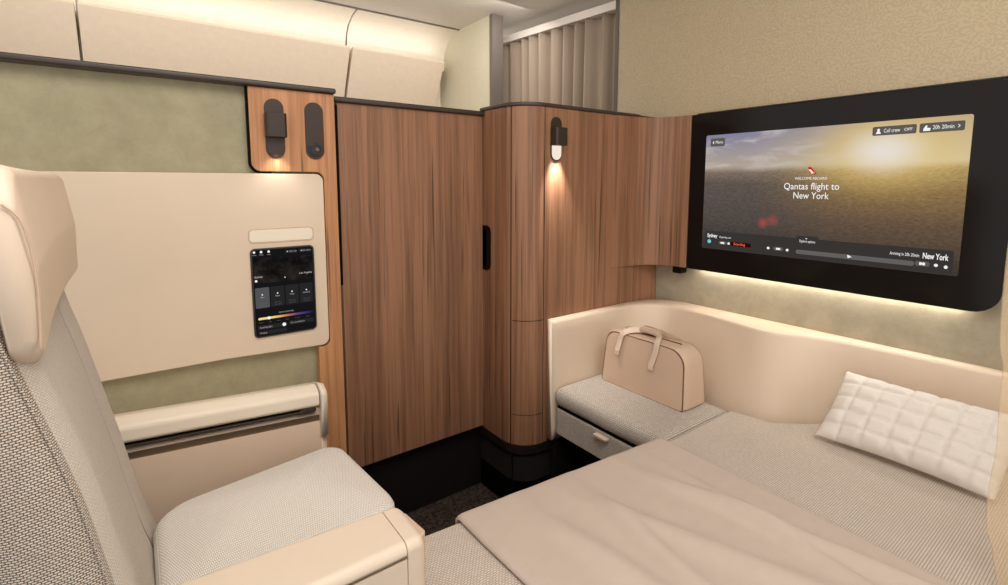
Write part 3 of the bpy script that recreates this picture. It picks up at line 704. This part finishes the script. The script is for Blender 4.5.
rim_out = resample([(1.112, 1.2495, 0), (1.699, 1.2495, 0), (1.699, -0.7, 0)], 120)
# match the outer rim to the inner one so that sections stay square
def outer(p, i):
    n = len(top); s = i / (n - 1)
    if p.x < 1.50 and p.y > 1.1: return Vector((p.x, 1.2495, 0))
    a = Vector((1.699, 1.2495, 0)); 
    if p.y > 1.10:
        f = max(0.0, min(1.0, (p.x - 1.50) / 0.11)) * 0.5 + max(0.0, min(1.0, (1.196 - p.y) / 0.096)) * 0.5
        q0 = Vector((1.50, 1.2495, 0)); q2 = Vector((1.699, 1.10, 0))
        return q0 * (1 - f) ** 2 + a * 2 * f * (1 - f) + q2 * f * f
    return Vector((1.699, p.y, 0))
rows = []
Z0, Z1 = -0.885, -0.462
for i in range(120):
    b, t_ = bot[i], top[i]; o_ = outer(t_, i)
    sec = []
    for j in range(13):
        f = j / 12; q = b.lerp(t_, f ** 1.15); sec.append(Vector((q.x, q.y, Z0 + (Z1 - 0.012 - Z0) * (max(0, f) if f < 1 else 1))))
    # lower part below the cushions goes straight down
    d = (o_ - t_); d.normalize()
    wdt = min(0.010, (o_ - t_).length * 0.3)
    sec.append(t_ + d * wdt * 0.35 + Vector((0, 0, Z1 - 0.003))); sec.append(t_ + d * wdt + Vector((0, 0, Z1)))
    sec.append(o_ - d * wdt * 0.5 + Vector((0, 0, Z1 + 0.002))); sec.append(o_ + Vector((0, 0, Z1 - 0.004))); sec.append(o_ + Vector((0, 0, Z0)))
    rows.append(sec)
obj('surround_shell', loft(rows, True, True), 'cream', sh, wn=False)
obj('surround_foot', box(1.13, 1.60, 1.225, 1.2485, FLOOR, -0.885, 0.002, 2), 'plinth', sh)

be = thing('bench', 'grey woven bench with a drawer in the corner under the tan holdall', 'bench', (1.3, 0.98, FLOOR))
def soft_slab(x0, x1, y0, y1, z0, z1, r, rt): 
    return prism(rounded([(x0, y0), (x1, y0), (x1, y1), (x0, y1)], r), 'z', z0, z1, rt, 4)
obj('seat_cushion', cushion(1.112, 1.435, 0.768, 1.2185, -0.761, -0.690, [0.004, 0.006, 0.006, 0.020], 0.0), 'weave_bench', be, wn=False)
obj('gap', box(1.124, 1.43, 0.775, 1.210, -0.768, -0.758), 'void', be)
dr = obj('drawer', soft_slab(1.114, 1.430, 0.772, 1.217, -0.854, -0.766, [0.004, 0.004, 0.004, 0.022], 0.009), 'weave_bench', be)
obj('handle', prism(rounded([(0.970, -0.780), (1.022, -0.780), (1.022, -0.772), (0.970, -0.772)], 0.002), 'x', 1.098, 1.117, 0.001, 2), 'chrome', dr)
obj('base', box(1.25, 1.43, 0.80, 1.20, FLOOR, -0.854), 'plinth', be)

bd = thing('bed', 'made up flat bed with ribbed beige cover filling the right foreground', 'bed', (1.0, 0.2, FLOOR))
bm = prism(rounded([(1.09, 0.770), (0.336, 0.838), (0.336, -0.75), (1.645, -0.75), (1.645, 0.48), (1.54, 0.576), (1.45, 0.650), (1.428, 0.764), (1.115, 0.764)], [0.01, 0.01, 0, 0, .03, .03, .02, .01, .01]), 'z', -0.86, -0.690, 0.008, 3)
obj('mattress', bm, 'weave_bed', bd, uv='top')
obj('bed_base', box(0.43, 1.42, -0.72, 0.73, FLOOR, -0.86, 0.004, 2), 'plinth', bd)

# blanket laid across the bed end with soft folds
rows = []; NX, NY = 90, 110
for j in range(NY + 1):
    t = j / NY
    y = 0.802 - t * 1.45
    r = []
    for i in range(NX + 1):
        s = i / NX
        xl = 0.492 + 0.02 * t + 0.006 * math.sin(7 * t); xr = 1.094 - 0.030 * t + 0.008 * math.sin(5 * t + 1)
        x = xl + (xr - xl) * s
        fold = 0.0
        for (c0, sl_, w_, a_) in ((0.62, 0.10, 0.035, 0.007), (0.78, -0.16, 0.030, 0.009), (0.90, 0.20, 0.028, 0.008), (1.00, -0.10, 0.022, 0.005), (0.70, 0.35, 0.040, 0.006)):
            c = c0 + sl_ * (0.802 - y)
            fold += 2.3 * a_ * math.exp(-((x - c) / (0.7 * w_)) ** 2) * math.sin(min(pi / 2, max(0, (0.775 - y) * 7))) ** 2
        edge = min(s, 1 - s) * 0.6; fold *= min(1, edge / 0.07); h = 0.008 * min(1, edge / 0.012 + 0.25)
        ye = 0.830 - 0.090 * (x - 0.478)
        z = -0.690 + h + fold; yy = ye - t * 1.45
        if t < 0.06:
            q = 1 - t / 0.06; z = -0.690 + h + fold * (1 - q)
            if q > 0.35: z -= 0.075 * (q - 0.35) / 0.65; yy = ye + 0.002
            else: yy = ye + 0.002 - (0.35 - q) * 0.06
        r.append((x, yy, z))
    rows.append(r)
bl = obj('blanket', loft(rows), 'blanket', None, uv='top', wn=False)
so = bl.modifiers.new('thick', 'SOLIDIFY'); so.thickness = 0.006; so.offset = 1.0
tag(bl, 'beige wool blanket spread across the near part of the bed', 'blanket')

# ================================================================== HOLDALL
bg = thing('holdall', 'tan leather holdall with two short handles sitting on the grey bench', 'bag', (1.345, 1.0, -0.69))
out = rounded([(1.172, -0.689), (1.160, -0.503), (0.842, -0.503), (0.832, -0.689)], [0.012, 0.042, 0.055, 0.010])
def bag_rows():
    rows = []
    n = 14
    for i in range(n + 1):
        f = i / n; x = 1.292 + 0.118 * f
        g = 1 - abs(2 * f - 1) ** 5
        c = (1.0, -0.60)
        rows.append([(x + 0.020 * (p[1] + 0.69) / 0.19 * (0.5 - f) * 1.4, c[0] + (p[0] - c[0]) * (0.958 + 0.042 * g), (c[1] + (p[1] - c[1]) * (0.945 + 0.055 * g)) if p[1] > -0.66 else p[1]) for p in out])
    return rows
rws = bag_rows()
body = loft(rws, True, False)
# slightly pillowed ends
for side in (0, -1):
    ring = [Vector(p) for p in rws[side]]; c = sum(ring, Vector()) / len(ring); sg = -1 if side == 0 else 1
    rr = [ring] + [[c + (p - c) * s_ + Vector((sg * 0.006 * (1 - s_ ** 2), 0, 0)) for p in ring] for s_ in (0.96, 0.85, 0.6, 0.3, 0.02)]
    loft(rr, True, True, body)
bmesh.ops.remove_doubles(body, verts=body.verts, dist=0.0002); bmesh.ops.recalc_face_normals(body, faces=body.faces)
bo = obj('bag_body', body, 'tan', bg, wn=False)
obj('front_piping', tube(rws[0], 0.0010, 6, True), 'seam', bo)
obj('back_piping', tube(rws[-1], 0.0010, 6, True), 'seam', bo)
obj('top_zip', tube([(1.351, 1.11, -0.5022), (1.351, 1.0, -0.5022), (1.351, 0.89, -0.5022)], 0.0018, 6), 'bronze', bo)
hf = catmull([(1.288, 1.094, -0.566), (1.296, 1.089, -0.530), (1.300, 1.081, -0.505), (1.317, 1.062, -0.493), (1.338, 1.037, -0.488), (1.345, 1.000, -0.486), (1.338, 0.968, -0.488), (1.317, 0.950, -0.492), (1.300, 0.944, -0.506), (1.295, 0.946, -0.535), (1.288, 0.956, -0.576)], 7)
obj('handle', sweep(hf, 0.020, 0.003, lambda i: (-1.0, 0, 0.55)), 'cream', bg)
hb = catmull([(1.412, 1.080, -0.560), (1.404, 1.075, -0.525), (1.388, 1.06, -0.500), (1.368, 1.036, -0.489), (1.358, 1.000, -0.485), (1.364, 0.955, -0.492), (1.384, 0.925, -0.503), (1.402, 0.915, -0.525), (1.412, 0.910, -0.560)], 7)
obj('handle', sweep(hb, 0.020, 0.003, lambda i: (1.0, 0, 0.55)), 'cream', bg)
obj('handle_wrap', prism(rrect(1.330, 1.368, -0.493, -0.479, 0.005), 'y', 0.968, 1.038, 0.002, 2), 'tan', bg)
for y, z in ((1.094, -0.568), (0.956, -0.580)):
    obj('strap_tab', prism(rrect(y - 0.009, y + 0.009, z - 0.010, z + 0.008, 0.003), 'x', 1.2835, 1.289, 0.001, 2), 'cream', bg)

# ================================================================== PILLOW
def pillow():
    BL, BR, TL, TR = Vector((1.438, 0.535, -0.676)), Vector((1.438, 0.180, -0.676)), Vector((1.590, 0.522, -0.528)), Vector((1.590, 0.150, -0.528))
    nrm = (BR - BL).cross(TL - BL).normalized()
    if nrm.x > 0: nrm = -nrm
    NX_, NY_ = 70, 50; rows = []
    def P(s, t, side):
        pin = 0.035 * math.sin(pi * t) ; 
        ss_ = s + 0.0; 
        p = BL.lerp(BR, s).lerp(TL.lerp(TR, s), t)
        # concave edges between the corners
        ex = (0.5 - s) * 2; ey = (0.5 - t) * 2
        p += (BR - BL) * 0.020 * ex * (abs(ex) ** 3) * math.sin(pi * t) + (TL - BL) * 0.035 * ey * (abs(ey) ** 3) * math.sin(pi * s)
        h = 0.046 * (max(0, (1 - abs(ex) ** 3)) * max(0, (1 - abs(ey) ** 3))) ** 0.55
        q = min(abs((s * 7 + 0.5) % 1 - 0.5) / 7 * 0.36, abs((t * 5 + 0.5) % 1 - 0.5) / 5 * 0.22)
        h -= 0.0085 * math.exp(-(q / 0.0050) ** 2) * min(1, h / 0.012)
        h += 0.0022 * math.sin(23 * s + 9 * t) * math.sin(17 * t - 6 * s) * min(1, h / 0.02)
        for (cs, ang, ln) in ((0.46, 0.9, 0.22), (0.55, 1.1, 0.18)):
            dd = (s - cs) - (t - 0.1) * -0.25 * ang
            if t < ln + 0.1: h -= 0.006 * math.exp(-(dd / 0.018) ** 2) * max(0, 1 - t / (ln + 0.1)) * min(1, h / 0.01)
        return p + nrm * h * side
    front = [[P(i / NX_, j / NY_, 1) for i in range(NX_ + 1)] for j in range(NY_ + 1)]
    back = [[P(i / NX_, j / NY_, -0.75) for i in range(NX_ + 1)] for j in range(NY_ + 1)]
    bm = loft(front); loft(back, bm=bm)
    bmesh.ops.remove_doubles(bm, verts=bm.verts, dist=0.0003); bmesh.ops.recalc_face_normals(bm, faces=bm.faces)
    return bm
tag(obj('pillow', pillow(), 'cotton', None, wn=False), 'white quilted pillow leaning against the cream surround', 'pillow')

# ================================================================== TRANSLUCENT PANEL AT THE RIGHT EDGE
edge = [(0.130, -0.688), (0.141, -0.627), (0.150, -0.593), (0.1535, -0.55), (0.153, -0.503), (0.150, -0.45), (0.152, -0.38), (0.1525, -0.34), (0.153, -0.302), (0.160, -0.261), (0.163, -0.11), (0.155, -0.06), (0.12, -0.04)]  # outline of a see-through slab, not identified as any particular fitting
e2 = catmull([(a, b, 0) for a, b in edge], 4)
tag(obj('translucent_panel', prism([(p.x, p.y) for p in e2] + [(-0.25, -0.04), (-0.25, -0.688)], 'x', 1.145, 1.157, 0.003, 2), 'translucent'), 'see-through cream panel at the right edge in front of the pillow', 'privacy screen')

# ================================================================== CURTAIN
A = Vector((1.925, 2.72, 0)); B = Vector((2.025, 1.70, 0))
D = (B - A); L_ = D.length; D.normalize(); Nn = Vector((-D.y, D.x, 0))
if Nn.x > 0: Nn = -Nn
rows = []
for z in [0.858 - 1.0 * i / 16 for i in range(17)]:
    r = []
    for i in range(261):
        s = i / 260; ph = s * 12 * 2 * pi + 0.9 * math.sin(s * 19) + 0.4 * math.sin(s * 43)
        w = 0.030 * math.sin(ph) + 0.006 * math.sin(2 * ph + 0.7); w *= 0.8 + 0.2 * math.cos(z * 3 + s * 8)
        p = A + D * (L_ * s) + Nn * w; r.append((p.x, p.y, z))
    rows.append(r)
cu = obj('curtain', loft(rows), 'curtain', None, wn=False, uv='yz')
so = cu.modifiers.new('thick', 'SOLIDIFY'); so.thickness = 0.002
tag(cu, 'pleated grey brown curtain hanging beyond the walnut cabinet', 'curtain')
ra = A - D * 0.02 + Nn * 0.035; rb = B + D * 0.02 + Nn * 0.035; rc = rb - Nn * 0.07; rd = ra - Nn * 0.07
tag(obj('curtain_rail', prism([(ra.x, ra.y), (rb.x, rb.y), (rc.x, rc.y), (rd.x, rd.y)], 'z', 0.858, 0.900, 0.004, 2), 'rail'), 'white rail holding the grey brown curtain', 'curtain rail')

for o in list(bpy.data.objects):
    if '_o' in o: del o['_o']
